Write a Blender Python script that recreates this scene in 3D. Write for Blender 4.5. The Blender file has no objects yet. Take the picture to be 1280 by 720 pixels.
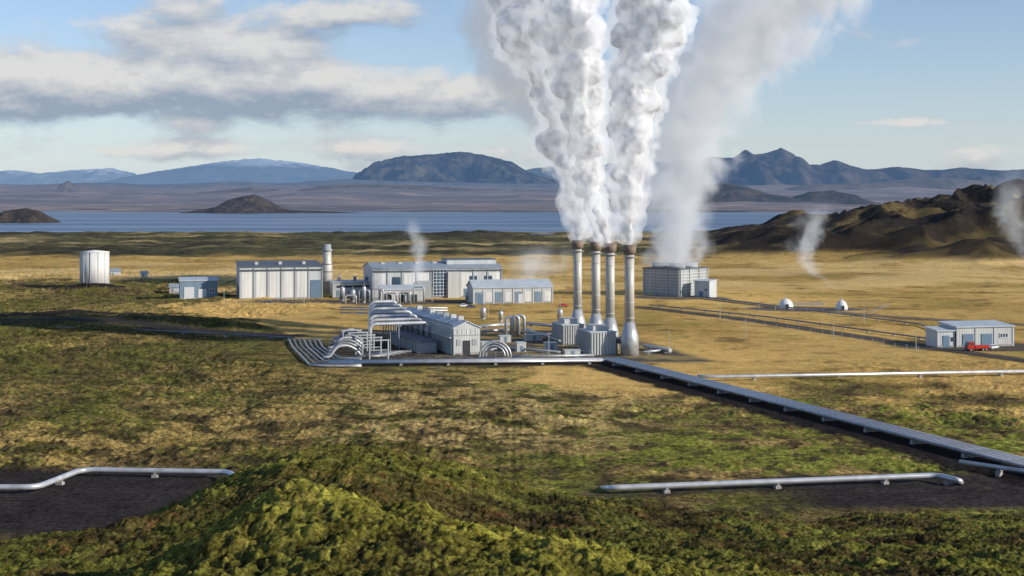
import bpy, math, random, bmesh
import numpy as np
from mathutils import Vector, Matrix
random.seed(7)
sc = bpy.context.scene
COL = sc.collection
sc.view_settings.view_transform='Standard'; sc.view_settings.look='None'; sc.view_settings.exposure=0
EYE=50.0; F=1758.0
V=Vector
# ---------------------------------------------------------------- helpers from image pixels to world positions (metres)
def site(u,v,z=0.0):
    d=(EYE-z)*F/(v-250.0)
    return Vector(((u-640.0)*d/F, d, z))
def air(u,v,D):
    return Vector(((u-640.0)*D/F, D, EYE+(250.0-v)*D/F))

# ---------------------------------------------------------------- noise
def _h2(ix,iy,s):
    h=(ix.astype(np.int64)*374761393+iy.astype(np.int64)*668265263+s*974634777)&0xffffffff
    h=((h^(h>>13))*1274126177)&0xffffffff
    h=h^(h>>16)
    return (h&0xffff).astype(np.float32)/65536.0*6.2831853
def perlin(x,y,s=0):
    x=np.asarray(x,dtype=np.float64);y=np.asarray(y,dtype=np.float64)
    ix=np.floor(x);iy=np.floor(y);fx=(x-ix).astype(np.float32);fy=(y-iy).astype(np.float32)
    ux=fx*fx*fx*(fx*(fx*6-15)+10);uy=fy*fy*fy*(fy*(fy*6-15)+10)
    def g(ox,oy):
        a=_h2(ix+ox,iy+oy,s);return np.cos(a)*(fx-ox)+np.sin(a)*(fy-oy)
    a=g(0,0);b=g(1,0);c=g(0,1);d=g(1,1)
    return ((a+(b-a)*ux)+((c+(d-c)*ux)-(a+(b-a)*ux))*uy)*1.5
def fbm(x,y,s=0,o=4):
    t=0;a=1.0;n=0
    for i in range(o):
        t=t+a*perlin(x*2**i+i*17.3,y*2**i-i*9.1,s+i);n+=a;a*=.5
    return t/n*1.4
def _h3(ix,iy,iz,s):
    h=(ix.astype(np.int64)*374761393+iy.astype(np.int64)*668265263+iz.astype(np.int64)*1442695041+s*974634777)&0xffffffff
    h=((h^(h>>13))*1274126177)&0xffffffff
    h=((h^(h>>15))*2246822519)&0xffffffff
    h=h^(h>>16)
    return h
def perlin3(p,s=0):
    i=np.floor(p);f=(p-i);u=f*f*f*(f*(f*6-15)+10)
    def g(a,b,c):
        h=_h3(i[:,0]+a,i[:,1]+b,i[:,2]+c,s)
        gx=(h&255)/127.5-1;gy=((h>>8)&255)/127.5-1;gz=((h>>16)&255)/127.5-1
        return gx*(f[:,0]-a)+gy*(f[:,1]-b)+gz*(f[:,2]-c)
    def l(a,b,t):return a+(b-a)*t
    x0=l(l(g(0,0,0),g(1,0,0),u[:,0]),l(g(0,1,0),g(1,1,0),u[:,0]),u[:,1])
    x1=l(l(g(0,0,1),g(1,0,1),u[:,0]),l(g(0,1,1),g(1,1,1),u[:,0]),u[:,1])
    return l(x0,x1,u[:,2])
def ss(x,a,b):
    t=np.clip((x-a)/(b-a),0,1);return t*t*(3-2*t)
def segd(X,Y,a,b):
    ax,ay=a[0],a[1];bx,by=b[0]-ax,b[1]-ay
    t=np.clip(((X-ax)*bx+(Y-ay)*by)/(bx*bx+by*by),0,1)
    return np.hypot(X-ax-t*bx,Y-ay-t*by)

# ---------------------------------------------------------------- terrain
DIAG_A=site(765,454); DIAG_B=site(1330,600)
HOR_A=site(412,457); HOR_B=site(765,454)
RP_A=site(872,472); RP_B=site(1400,462)
ROAD1=[site(800,384),site(930,399),site(1180,437),site(1420,470)]
ROADL=[site(-60,404),site(120,409),site(370,420)]
ROAD2=[site(870,372),site(1010,388),site(1140,398),site(1420,414)]
def corridor(X,Y):
    m=np.minimum(segd(X,Y,DIAG_A,DIAG_B),segd(X,Y,HOR_A,HOR_B))
    m=np.minimum(m,segd(X,Y,RP_A,RP_B)+2)
    for R in (ROAD1,ROADL,ROAD2):
        for i in range(len(R)-1): m=np.minimum(m,segd(X,Y,R[i],R[i+1]))
    return m
def zones(X,Y):
    """flat = compound and roads, gl/gr = bare gravel beds"""
    e=np.hypot((X-10)/115,(Y-560)/185)
    flat=1-ss(e,0.85,1.15)
    flat=np.maximum(flat,1-ss(corridor(X,Y),4.5,11))
    flat=np.maximum(flat,(1-ss(np.abs(X-165),40,60))*(1-ss(np.abs(Y-490),30,50)))
    gl=ss(-X,46,56)*ss(Y,203,213)*(1-ss(Y,257,262))
    gr=ss(X,36,54)*ss(Y,224,231)*(1-ss(Y,252,260))
    pl=1-ss(segd(X,Y,(16,240),(82,256)),3,7)
    flat=np.maximum(flat,np.maximum(np.maximum(gl,gr),pl))
    return flat,gl,gr
def m1shape(X):
    f=lambda x:np.interp(x,[-30,-20,-15.6,-13.4,-11.2,-8,-4.3,0,3.5,9,16],[0,.4,2.2,4.6,5.2,4.6,3.5,2.4,1.6,.7,0])
    return (f(X-1.2)+f(X)+f(X+1.2))/3
def terrain(X,Y):
    X=np.asarray(X,dtype=np.float64);Y=np.asarray(Y,dtype=np.float64)
    flat,gl,gr=zones(X,Y)
    big=fbm(X/26,Y/26,3,3)
    Yw=Y+5*big-9*ss(X,24,46)*ss(Y,150,175)
    h=np.interp(Yw,[0,20,55,80,110,140,165,188,205],[47,43,34.4,28.3,23.8,19.6,11,3,0])
    cr=np.interp(X,[-90,-51,-36.6,-31,-26.3,-19.9,-13.5,-8,-1.6,1.6,9.6,19,28.7,51,90],[-4,-3.8,-1.7,.4,3.4,6.0,5.8,5.0,3.0,1.6,.8,-.8,-1.8,-1.6,-1])
    h=h+cr*np.exp(-((Y-138)/27.0)**2)
    Xw=X+1.2*fbm(X/7,Y/7,12,2)
    h=h+m1shape(Xw)*np.exp(-np.abs((Y-(73-0.45*(X+10.7)))/10.5)**2.4)
    near=1-ss(Y,185,215)
    h=h+near*(0.9*big+0.7*fbm(X/9,Y/9,11,3))
    b1=np.abs(perlin(X/3.1,Y/3.1,21));b2=np.abs(perlin(X/1.2,Y/1.2,22));b3=np.abs(perlin(X/0.5,Y/0.5,23));b4=np.abs(perlin(X/0.26,Y/0.26,24))
    h=h+near*(0.55*b1+0.36*b2+0.28*b3+.16*b4-0.35)*ss(Y,18,40)
    mid=ss(Y,185,215)*(1-ss(Y,900,1200))*(1-flat)
    rug=0.5+0.5*ss(-X/Y,-0.08,0.16)+0.4*ss(fbm(X/70,Y/70,31,2),-.1,.5)-0.5*ss(Y,400,520)*ss(X/Y,-0.02,0.06)
    rug=np.maximum(rug,.08)
    h=h+mid*rug*(1.5*fbm(X/42,Y/34,41,2)+0.7*np.abs(perlin(X/8,Y/8,42))+0.65*np.abs(perlin(X/3.4,Y/3.4,43))+0.5*np.abs(perlin(X/1.5,Y/1.5,44))-0.5)
    hb=ss(Y,1050,1350)*(1-ss(Y,2080,2250))*(1-ss(X/Y,.10,.15))
    h=h+hb*(5*fbm(X/90,Y/90,51,3)+3*np.abs(perlin(X/32,Y/32,52)))
    h=h+6.0*np.exp(-(((X+235)/26)**2+((Y-790)/26)**2))*0.55
    h=h+3.5*np.exp(-(((X+150)/70)**2+((Y-560)/22)**2))
    # hills to the east
    r=fbm(X/230,Y/230,61,2);r2=np.abs(fbm(X/120,Y/110,62,3))
    def ridge(xs,zs,yc,wd):
        return np.maximum(np.interp(X+40*r,xs,zs),0)*np.exp(-np.abs((Y-yc+90*r)/wd)**1.8)
    hh=ridge([215,250,280,348,377,445,522,580,619,735,1400],[0,9,17,26,41,51,57,67,74,82,95],1720,300)
    hh=np.maximum(hh,ridge([160,180,215,260,320,366,430,509,800],[0,6,19,25,22,33,38,48,54],1390,150))
    hh=np.maximum(hh,ridge([240,270,300,333,379,418,700],[0,3,9,13,19,24,30],1120,90))
    h=h+hh*(1.08+0.25*r-0.95*r2)
    sh=2190+60*fbm(X/400,Y/3000,71,3)
    lake=ss(Y,sh,sh+60)
    shf=5700+700*fbm(X/900,Y/9000,74,4)
    far=np.interp(Y-shf+5700,[5700,6100,6500,9000,12000,16000,30000,90000],[0,3.5,9,62,135,200,230,230])
    h=h*(1-lake)-3.5*lake+far*(1+0.3*fbm(X/1800,Y/1800,72,4)+.12*np.abs(fbm(X/500,Y/500,73,3)))*ss(Y,shf-100,shf+500)
    return h
def ground_z(x,y): return float(terrain(np.array([x]),np.array([y]))[0])

# ---------------------------------------------------------------- materials
def newmat(name):
    m=bpy.data.materials.new(name);m.use_nodes=True
    nt=m.node_tree;b=nt.nodes['Principled BSDF'];return m,nt,b
def simple(name,col,rough=.6,metal=0,var=.15,scale=1.5,bump=0,streak=False,spec=.4):
    m,nt,b=newmat(name);N=nt.nodes;L=nt.links
    tc=N.new('ShaderNodeTexCoord');no=N.new('ShaderNodeTexNoise');no.inputs['Scale'].default_value=scale;no.inputs['Detail'].default_value=5
    if streak:
        mp=N.new('ShaderNodeMapping');mp.inputs['Scale'].default_value=(1,1,.12);L.new(tc.outputs['Object'],mp.inputs['Vector']);L.new(mp.outputs[0],no.inputs['Vector'])
    else: L.new(tc.outputs['Object'],no.inputs['Vector'])
    mr=N.new('ShaderNodeMapRange');mr.inputs['From Min'].default_value=.3;mr.inputs['From Max'].default_value=.7;mr.inputs['To Min'].default_value=1-var;mr.inputs['To Max'].default_value=1+var*.6
    L.new(no.outputs['Fac'],mr.inputs['Value'])
    mx=N.new('ShaderNodeVectorMath');mx.operation='SCALE';mx.inputs[0].default_value=col[:3];L.new(mr.outputs[0],mx.inputs['Scale'])
    L.new(mx.outputs[0],b.inputs['Base Color'])
    b.inputs['Roughness'].default_value=rough;b.inputs['Metallic'].default_value=metal;b.inputs['Specular IOR Level'].default_value=spec
    if bump:
        bp=N.new('ShaderNodeBump');bp.inputs['Strength'].default_value=bump;bp.inputs['Distance'].default_value=.1;L.new(no.outputs['Fac'],bp.inputs['Height']);L.new(bp.outputs[0],b.inputs['Normal'])
    return m
def cladding(name,col,pitch=.6,axis='XY',rough=.55,amp=.25,metal=0.0):
    m=simple(name,col,rough,metal,.14,.35,0,True);nt=m.node_tree;N=nt.nodes;L=nt.links;b=N['Principled BSDF']
    tc=N.new('ShaderNodeTexCoord');sx=N.new('ShaderNodeSeparateXYZ');L.new(tc.outputs['Object'],sx.inputs[0])
    ad=N.new('ShaderNodeMath');ad.operation='ADD'
    if axis=='XY': L.new(sx.outputs[0],ad.inputs[0]);L.new(sx.outputs[1],ad.inputs[1])
    elif axis=='X': L.new(sx.outputs[0],ad.inputs[0]);ad.inputs[1].default_value=0
    else: L.new(sx.outputs[2],ad.inputs[0]);ad.inputs[1].default_value=0
    mu=N.new('ShaderNodeMath');mu.operation='MULTIPLY';mu.inputs[1].default_value=6.2832/pitch;L.new(ad.outputs[0],mu.inputs[0])
    si=N.new('ShaderNodeMath');si.operation='SINE';L.new(mu.outputs[0],si.inputs[0])
    bp=N.new('ShaderNodeBump');bp.inputs['Strength'].default_value=amp;bp.inputs['Distance'].default_value=.08;L.new(si.outputs[0],bp.inputs['Height']);L.new(bp.outputs[0],b.inputs['Normal'])
    return m
M_white=cladding('white_cladding',(.50,.53,.55),1.2)
M_grey=cladding('grey_cladding',(.34,.37,.39),.9)
M_lgrey=cladding('pale_grey_cladding',(.50,.51,.50),.9)
M_blue=cladding('blue_grey_cladding',(.18,.26,.34),.9)
M_roof=cladding('roof_sheet',(.28,.34,.39),1.0,'X',.45)
M_roofd=simple('dark_roof_edge',(.10,.12,.15),.6)
M_roofl=cladding('pale_roof_sheet',(.48,.54,.58),1.0,'X',.45)
M_trim=simple('white_trim',(.62,.65,.68),.5)
M_dark=simple('dark_recess',(.03,.035,.04),.6)
M_glass=simple('blue_glass',(.04,.08,.13),.12,spec=.8)
M_door=simple('door_paint',(.13,.21,.30),.5)
M_doorw=simple('door_white_paint',(.62,.64,.66),.5)
M_panel=cladding('pale_wall_panel',(.66,.67,.66),2.0)
M_steel=simple('aluminium_jacket',(.62,.64,.66),.36,.45,.22,.5,.08)
M_steelm=simple('weathered_aluminium_jacket',(.48,.50,.52),.42,.4,.25,.5,.08)
M_steeld=simple('dull_aluminium_jacket',(.24,.25,.27),.42,.45,.3,.4,.08)
M_stack=simple('stack_steel',(.55,.53,.49),.5,.15,.22,.25,0,True)
M_crown=simple('sooty_stack_crown',(.18,.135,.10),.7,.0,.4,.5)
M_conc=simple('concrete',(.34,.33,.31),.85,0,.25,2,.3)
M_gravel=simple('dark_gravel',(.045,.04,.036),.95,0,.4,.8,.5,spec=.1)
M_asph=simple('asphalt',(.075,.068,.062),.9,0,.3,.4,.2,spec=.15)
M_track=simple('pale_track',(.26,.21,.16),.95,0,.3,.4,.2,spec=.1)
M_red=simple('red_paint',(.45,.03,.02),.35)
M_tyre=simple('rubber',(.02,.02,.02),.8)
M_tank=cladding('tank_white_paint',(.66,.66,.64),2.6)
M_wht=simple('white_paint',(.72,.72,.72),.5)

def ground_mat():
    m,nt,b=newmat('heath_ground');N=nt.nodes;L=nt.links
    at=N.new('ShaderNodeAttribute');at.attribute_name='albedo'
    hz=N.new('ShaderNodeAttribute');hz.attribute_name='haze'
    mo=N.new('ShaderNodeAttribute');mo.attribute_name='mottle'
    tc=N.new('ShaderNodeTexCoord')
    def noise(s,d=6,r=.6):
        n=N.new('ShaderNodeTexNoise');n.inputs['Scale'].default_value=s;n.inputs['Detail'].default_value=d;n.inputs['Roughness'].default_value=r;L.new(tc.outputs['Object'],n.inputs['Vector']);return n
    n1=noise(4.5,8,.75);n2=noise(.16,10,.75);n3=noise(.9,8,.75);n4=noise(.004,9,.7)
    def mr(n,a,c,lo,hi):
        q=N.new('ShaderNodeMapRange');q.inputs['From Min'].default_value=lo;q.inputs['From Max'].default_value=hi;q.inputs['To Min'].default_value=a;q.inputs['To Max'].default_value=c;L.new(n.outputs['Fac'],q.inputs['Value']);return q.outputs[0]
    def mth(op,a,b_,c=None):
        mu=N.new('ShaderNodeMath');mu.operation=op
        for i,x in enumerate((a,b_,c)):
            if x is None: continue
            if isinstance(x,(int,float)): mu.inputs[i].default_value=x
            else: L.new(x,mu.inputs[i])
        return mu.outputs[0]
    k=mth('MULTIPLY',mth('MULTIPLY',mr(n1,.25,1.8,.37,.63),mr(n2,.55,1.45,.36,.64)),mth('MULTIPLY',mr(n3,.35,1.8,.38,.62),mr(n4,.65,1.35,.36,.64)))
    k=mth('MULTIPLY_ADD',mth('SUBTRACT',k,1.0),mo.outputs['Fac'],1.0)
    sc_=N.new('ShaderNodeVectorMath');sc_.operation='SCALE';L.new(at.outputs['Color'],sc_.inputs[0]);L.new(k,sc_.inputs['Scale'])
    L.new(sc_.outputs[0],b.inputs['Base Color']);b.inputs['Roughness'].default_value=1;b.inputs['Specular IOR Level'].default_value=.05
    bp=N.new('ShaderNodeBump');bp.inputs['Strength'].default_value=.9;bp.inputs['Distance'].default_value=.2;L.new(n1.outputs['Fac'],bp.inputs['Height'])
    bp2=N.new('ShaderNodeBump');bp2.inputs['Strength'].default_value=.5;bp2.inputs['Distance'].default_value=.5;L.new(n3.outputs['Fac'],bp2.inputs['Height']);L.new(bp.outputs[0],bp2.inputs['Normal']);L.new(bp2.outputs[0],b.inputs['Normal'])
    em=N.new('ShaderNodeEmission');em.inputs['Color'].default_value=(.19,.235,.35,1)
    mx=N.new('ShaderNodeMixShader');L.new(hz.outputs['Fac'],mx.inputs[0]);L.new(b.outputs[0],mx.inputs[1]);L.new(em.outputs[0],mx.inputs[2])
    L.new(mx.outputs[0],N['Material Output'].inputs['Surface']);return m
M_ground=ground_mat()

# ---------------------------------------------------------------- object helpers
def top(o,label,cat,kind=None,group=None):
    o['label']=label;o['category']=cat
    if kind:o['kind']=kind
    if group:o['group']=group
    return o
def empty(name,loc,rot=0):
    e=bpy.data.objects.new(name,None);e.location=loc;e.rotation_euler=(0,0,rot);e.empty_display_size=1;COL.objects.link(e);return e
class B:
    def __init__(s): s.v=[];s.f=[]
    def add(s,vs,fs):
        o=len(s.v);s.v+= [tuple(p) for p in vs];s.f+=[tuple(i+o for i in f) for f in fs]
    def box(s,x0,x1,y0,y1,z0,z1):
        s.add([(x0,y0,z0),(x1,y0,z0),(x1,y1,z0),(x0,y1,z0),(x0,y0,z1),(x1,y0,z1),(x1,y1,z1),(x0,y1,z1)],
              [(0,3,2,1),(4,5,6,7),(0,1,5,4),(1,2,6,5),(2,3,7,6),(3,0,4,7)]);return s
    def prism(s,poly,ax,a0,a1):
        n=len(poly)
        def mk(p,a): return (a,p[0],p[1]) if ax=='x' else (p[0],a,p[1]) if ax=='y' else (p[0],p[1],a)
        vs=[mk(p,a0) for p in poly]+[mk(p,a1) for p in poly]
        s.add(vs,[tuple(range(n))[::-1],tuple(range(n,2*n))]+[(i,(i+1)%n,n+(i+1)%n,n+i) for i in range(n)]);return s
    def lathe(s,prof,cx=0,cy=0,seg=28):
        n=len(prof);vs=[]
        for r,z in prof:
            for k in range(seg):
                a=2*math.pi*k/seg;vs.append((cx+r*math.cos(a),cy+r*math.sin(a),z))
        fs=[(i*seg+k,i*seg+(k+1)%seg,(i+1)*seg+(k+1)%seg,(i+1)*seg+k) for i in range(n-1) for k in range(seg)]
        fs.append(tuple(range(seg))[::-1]);fs.append(tuple((n-1)*seg+k for k in range(seg)))
        s.add(vs,fs);return s
    def tube(s,pts,r,fillet=0,seg=12):
        P=[Vector(p) for p in pts]
        if fillet>0:
            Q=[P[0]]
            for i in range(1,len(P)-1):
                a,b,c=P[i-1],P[i],P[i+1];d=min(fillet,(a-b).length*.49,(c-b).length*.49)
                p0=b+(a-b).normalized()*d;p1=b+(c-b).normalized()*d
                for k in range(8):
                    t=k/7;Q.append(p0*(1-t)**2+b*2*t*(1-t)+p1*t*t)
            Q.append(P[-1]);P=Q
        T=[(P[min(i+1,len(P)-1)]-P[max(i-1,0)]).normalized() for i in range(len(P))]
        up=Vector((0,0,1)) if abs(T[0].z)<.9 else Vector((0,1,0))
        n=T[0].cross(up).normalized();vs=[]
        for i,p in enumerate(P):
            n=(n-T[i]*n.dot(T[i])).normalized();bb=T[i].cross(n)
            for k in range(seg):
                a=2*math.pi*k/seg;vs.append(p+(n*math.cos(a)+bb*math.sin(a))*r)
        m=len(P);fs=[(i*seg+k,(i+1)*seg+k,(i+1)*seg+(k+1)%seg,i*seg+(k+1)%seg) for i in range(m-1) for k in range(seg)]
        fs.append(tuple(range(seg)));fs.append(tuple((m-1)*seg+k for k in range(seg))[::-1])
        s.add(vs,fs);return s
    def obj(s,name,mat,parent=None,smooth=False,loc=(0,0,0)):
        me=bpy.data.meshes.new(name);me.from_pydata(s.v,[],s.f);me.materials.append(mat)
        if smooth:
            me.polygons.foreach_set('use_smooth',[len(p.vertices)==4 for p in me.polygons])
        me.update();o=bpy.data.objects.new(name,me);o.location=loc;COL.objects.link(o)
        if parent:o.parent=parent
        bm=bmesh.new();bm.from_mesh(me);bmesh.ops.recalc_face_normals(bm,faces=bm.faces);bm.to_mesh(me);bm.free()
        return o
def copy_thing(src,loc,rot=None):
    e=src.copy();e.location=loc
    if rot is not None:e.rotation_euler=(0,0,rot)
    COL.objects.link(e)
    for c in list(src.children):
        d=c.copy();d.parent=e;COL.objects.link(d)
        for c2 in list(c.children):
            g=c2.copy();g.parent=d;COL.objects.link(g)
    return e

# ---------------------------------------------------------------- ground mesh
def build_ground():
    nc=1400
    t=np.linspace(-.60,.60,nc)
    r=np.concatenate([np.geomspace(18,50,60,endpoint=False),np.geomspace(50,215,520,endpoint=False),np.geomspace(215,760,480,endpoint=False),np.geomspace(760,2400,200,endpoint=False),np.geomspace(2400,60000,150)])
    Yg,Tg=np.meshgrid(r,t,indexing='ij');Xg=Tg*(Yg+36)
    X=Xg.ravel();Y=Yg.ravel();Z=terrain(X,Y)
    co=np.stack([X,Y,Z],1).astype(np.float32)
    nr=len(r)
    i=np.arange(nr-1)[:,None]*nc+np.arange(nc-1)[None,:]
    f=np.stack([i,i+1,i+nc+1,i+nc],-1).reshape(-1)
    me=bpy.data.meshes.new('ground');me.vertices.add(len(co));me.vertices.foreach_set('co',co.ravel())
    nf=len(f)//4;me.loops.add(len(f));me.loops.foreach_set('vertex_index',f.astype(np.int32))
    me.polygons.add(nf);me.polygons.foreach_set('loop_start',np.arange(nf,dtype=np.int32)*4)
    me.update(calc_edges=True)
    me.polygons.foreach_set('use_smooth',np.ones(nf,dtype=bool))
    flat,gl,gr=zones(X,Y)
    c=np.zeros((len(X),3),dtype=np.float32)+np.array([.14,.10,.042],dtype=np.float32)
    def mix(col,w):
        nonlocal c
        w=np.clip(w,0,1).astype(np.float32)[:,None];c=c*(1-w)+np.array(col,dtype=np.float32)*w
    nA=fbm(X/85,Y/85,101,4);nB=fbm(X/22,Y/22,102,5);nC=fbm(X/5,Y/5,103,4);nD=fbm(X/1.3,Y/1.3,104,2);nE=fbm(X/11,Y/11,105,4)
    tb=X/Y
    near=1-ss(Y,185,215)
    mott=np.ones(len(X),dtype=np.float32)
    # middle plain
    mix((.135,.135,.028),ss(nB+.7*nC+.4*nD,-.15,.15)*.9)
    mix((.34,.24,.08),ss(nA+.6*nE+.35*nC+.3*nD,.08,.3)*.8)
    mix((.15,.175,.026),ss(nB*.5+nA*.6+nC*.5,.02,.22)*ss(tb,-.05,.06)*(1-ss(Y,370,430))*.85)
    mix((.36,.265,.105),ss(nE+.5*nC+.4*nA,-.2,.15)*(1-ss(np.abs(Y-325-60*tb)/48,.6,1.2))*ss(tb,-.17,-.09)*(1-ss(tb,.06,.12))*.8)
    mix((.050,.042,.020),ss(-nE-.8*nC-.3*nD,.14,.36)*.75)
    mix((.15,.06,.03),ss(nC+.3*nB,.34,.52)*.3)
    dk=ss(-tb+.05*nA,.09,.16)*ss(Y,300,360)*(1-ss(Y,690,760))
    mix((.085,.082,.024),dk*.35)
    # golden grassland
    lim=np.interp(Y,[380,430,500,585,700,880,940,1250],[.05,.02,-.13,-.2,-.21,-.21,-.7,-.7])
    g=ss(tb+.05*nA+.035*nB,lim-.008,lim+.008)*ss(Y+70*nA+30*nB,345,380)*(1-ss(Y+90*nA,1200,1300))
    goldv=ss(nA*.7+nB*.5,-.4,.25)
    mix((.44,.28,.085),g*.98);mix((.62,.41,.135),g*goldv*.85)
    mix((.26,.17,.058),g*ss(-nE-.6*nC,.25,.55)*.5);mix((.26,.22,.06),g*ss(nB-.8*nA,.3,.5)*.5)
    mix((.13,.095,.04),g*ss(-nB+.4*nC-.3*nA,.42,.58)*.7)
    mix((.66,.48,.21),g*ss(Y+50*nB,760,830)*(1-ss(Y,1050,1150))*ss(nA,-.3,.2)*.6)
    mott=mott*(1-.6*g.astype(np.float32))
    # heath before the lake
    hb=ss(Y+60*nA,1200,1300)*(1-ss(Y,2400,2500))
    hA=fbm(X/260,Y/90,111,5)
    mix((.070,.066,.030),hb);mix((.19,.155,.07),hb*ss(hA,.05,.3)*.8);mix((.38,.28,.13),hb*ss(hA,.3,.46)*.7);mix((.035,.032,.022),hb*ss(-hA-.4*nB,.05,.35)*.75)
    # east hills
    hill=ss(Z,3,8)*ss(Y,950,1050)*(1-ss(Y,2300,2400))*ss(X,160,200)
    hN=fbm(X/110,Y/80,131,5)
    mix((.030,.024,.018),hill*.98);mix((.14,.105,.04),hill*ss(hN+.3*nB,.12,.36)*.65);mix((.014,.012,.012),hill*ss(-hN+.3*nB,.05,.3)*.6)  # hillside shade put into the dark albedo, sunlit faces into paler patches
    # hillside moss
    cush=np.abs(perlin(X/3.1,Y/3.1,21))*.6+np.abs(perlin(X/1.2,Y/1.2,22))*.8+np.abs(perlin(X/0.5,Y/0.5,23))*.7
    m1=np.exp(-((Y-(74-0.45*(X+10.7)))/14.0)**2)*np.interp(X,[-21,-14.5,0,14,20],[0,1,1,.7,0])
    m1=np.maximum(m1,np.exp(-((Y-138)/22)**2)*np.interp(X,[-40,-28,-18,-5,4],[0,.25,.35,.3,0]))
    m1=np.maximum(m1,.8*ss(X,8,16)*(1-ss(Y,64,74)))
    mix((.062,.056,.020),near)
    mix((.120,.122,.024),near*ss(cush+.6*nB+.3*nC,.22,.56)*.85)
    mix((.055,.035,.017),near*(1-m1)*ss(-nE-.5*nC,.05,.35)*.75)
    mix((.175,.175,.028),near*(1-m1)*ss(nE+.4*nC-.2*nB,.2,.42)*.55)
    mix((.15,.060,.030),near*(1-m1)*ss(nC+.6*nD-.3*nB,.32,.58)*.55)
    mix((.235,.215,.036),m1*near*ss(cush+.3*nC,.10,.48)*.92)
    mix((.17,.135,.035),m1*near*ss(nC-.4*nB,.2,.45)*.5)
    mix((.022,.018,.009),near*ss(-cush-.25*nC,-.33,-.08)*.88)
    # bare soil, plus the painted shadow strip of the diagonal pipes
    soil=(.036,.031,.029)
    mix(soil,np.maximum(gl,gr)*ss(nC*.4+1,.5,.8))
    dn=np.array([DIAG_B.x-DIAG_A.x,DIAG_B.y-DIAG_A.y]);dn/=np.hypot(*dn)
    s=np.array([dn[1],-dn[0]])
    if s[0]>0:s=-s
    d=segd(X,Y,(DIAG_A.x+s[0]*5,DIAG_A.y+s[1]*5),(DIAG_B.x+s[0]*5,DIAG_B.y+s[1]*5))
    mix((.018,.015,.014),1-ss(d+1.6*nC,5.2,8))  # dark gravel, with the pipes' broad shadow painted into its colour
    d=segd(X,Y,HOR_A,HOR_B);mix((.05,.042,.03),1-ss(d+1.2*nC,4,6.5))
    d=segd(X,Y,(16,238),(84,254));mix(soil,(1-ss(d+nC,2,4))*.7)
    yx=np.abs((X-2)-(-.27)*(Y-470));yd=np.maximum(yx-52,np.abs(Y-486)-52)
    mix((.10,.09,.075),1-ss(yd+3*nB,-4,3))
    mix((.34,.25,.10),(1-ss(yd+3*nB,-4,3))*ss(nB+.4*nC,.0,.25)*.7)
    e=np.hypot((X+42)/22,(Y-468)/26);mix((.05,.045,.04),(1-ss(e,.8,1.15))*.9)
    for R in (ROAD1,ROADL,ROAD2):
        for k in range(len(R)-1):
            d=segd(X,Y,R[k],R[k+1]);mix((.085,.066,.048),(1-ss(d+1.5*nC,4.0,6.5))*.85)
    for (px,py,rx,ry,col) in ((134,645,26,16,(.13,.11,.09)),(-235,782,24,14,(.03,.024,.02)),(165,478,36,14,(.11,.095,.075)),(-60,690,80,18,(.15,.125,.095)),(85,722,26,16,(.13,.11,.085)),(-190,620,46,12,(.03,.026,.022))):
        e=np.hypot((X-px)/rx,(Y-py)/ry)+.15*nB;mix(col,1-ss(e,.85,1.1))
    fl=ss(Y,4600,5000);fA=fbm(X/1500,Y/900,121,5);fB=fbm(X/500,Y/350,122,4)
    mix((.16,.12,.10),fl);mix((.05,.045,.05),fl*ss(fA+.3*fB,-.1,.2)*.9);mix((.34,.24,.17),fl*ss(fB-.4*fA,.15,.4)*.7)
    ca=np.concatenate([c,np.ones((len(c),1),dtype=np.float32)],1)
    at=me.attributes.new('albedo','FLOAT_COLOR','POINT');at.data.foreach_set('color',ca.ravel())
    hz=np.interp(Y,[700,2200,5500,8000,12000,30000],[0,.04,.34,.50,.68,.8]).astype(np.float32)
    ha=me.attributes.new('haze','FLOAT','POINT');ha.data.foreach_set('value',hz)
    ha=me.attributes.new('mottle','FLOAT','POINT');ha.data.foreach_set('value',mott)
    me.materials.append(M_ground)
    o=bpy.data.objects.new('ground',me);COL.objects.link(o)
    top(o,'mossy hillside and golden heath plain reaching a lake','ground','structure')
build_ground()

# lake
m,nt,b=newmat('lake_water');N=nt.nodes;L=nt.links
b.inputs['Roughness'].default_value=.45;b.inputs['Specular IOR Level'].default_value=.3
tc=N.new('ShaderNodeTexCoord');mp=N.new('ShaderNodeMapping');mp.inputs['Scale'].default_value=(.0012,.006,1);L.new(tc.outputs['Object'],mp.inputs[0])
no=N.new('ShaderNodeTexNoise');no.inputs['Scale'].default_value=1;no.inputs['Detail'].default_value=7;L.new(mp.outputs[0],no.inputs['Vector'])
cr=N.new('ShaderNodeValToRGB');cr.color_ramp.elements[0].color=(.085,.14,.22,1);cr.color_ramp.elements[1].color=(.22,.30,.40,1);cr.color_ramp.elements[0].position=.38;cr.color_ramp.elements[1].position=.64
L.new(no.outputs['Fac'],cr.inputs[0]);L.new(cr.outputs[0],b.inputs['Base Color'])
bb=B();bb.add([(-6000,2050,-1.2),(6000,2050,-1.2),(6000,7400,-1.2),(-6000,7400,-1.2)],[(0,1,2,3)])
top(bb.obj('lake',m),'calm deep blue lake beneath distant mountains','lake','structure')

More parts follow.
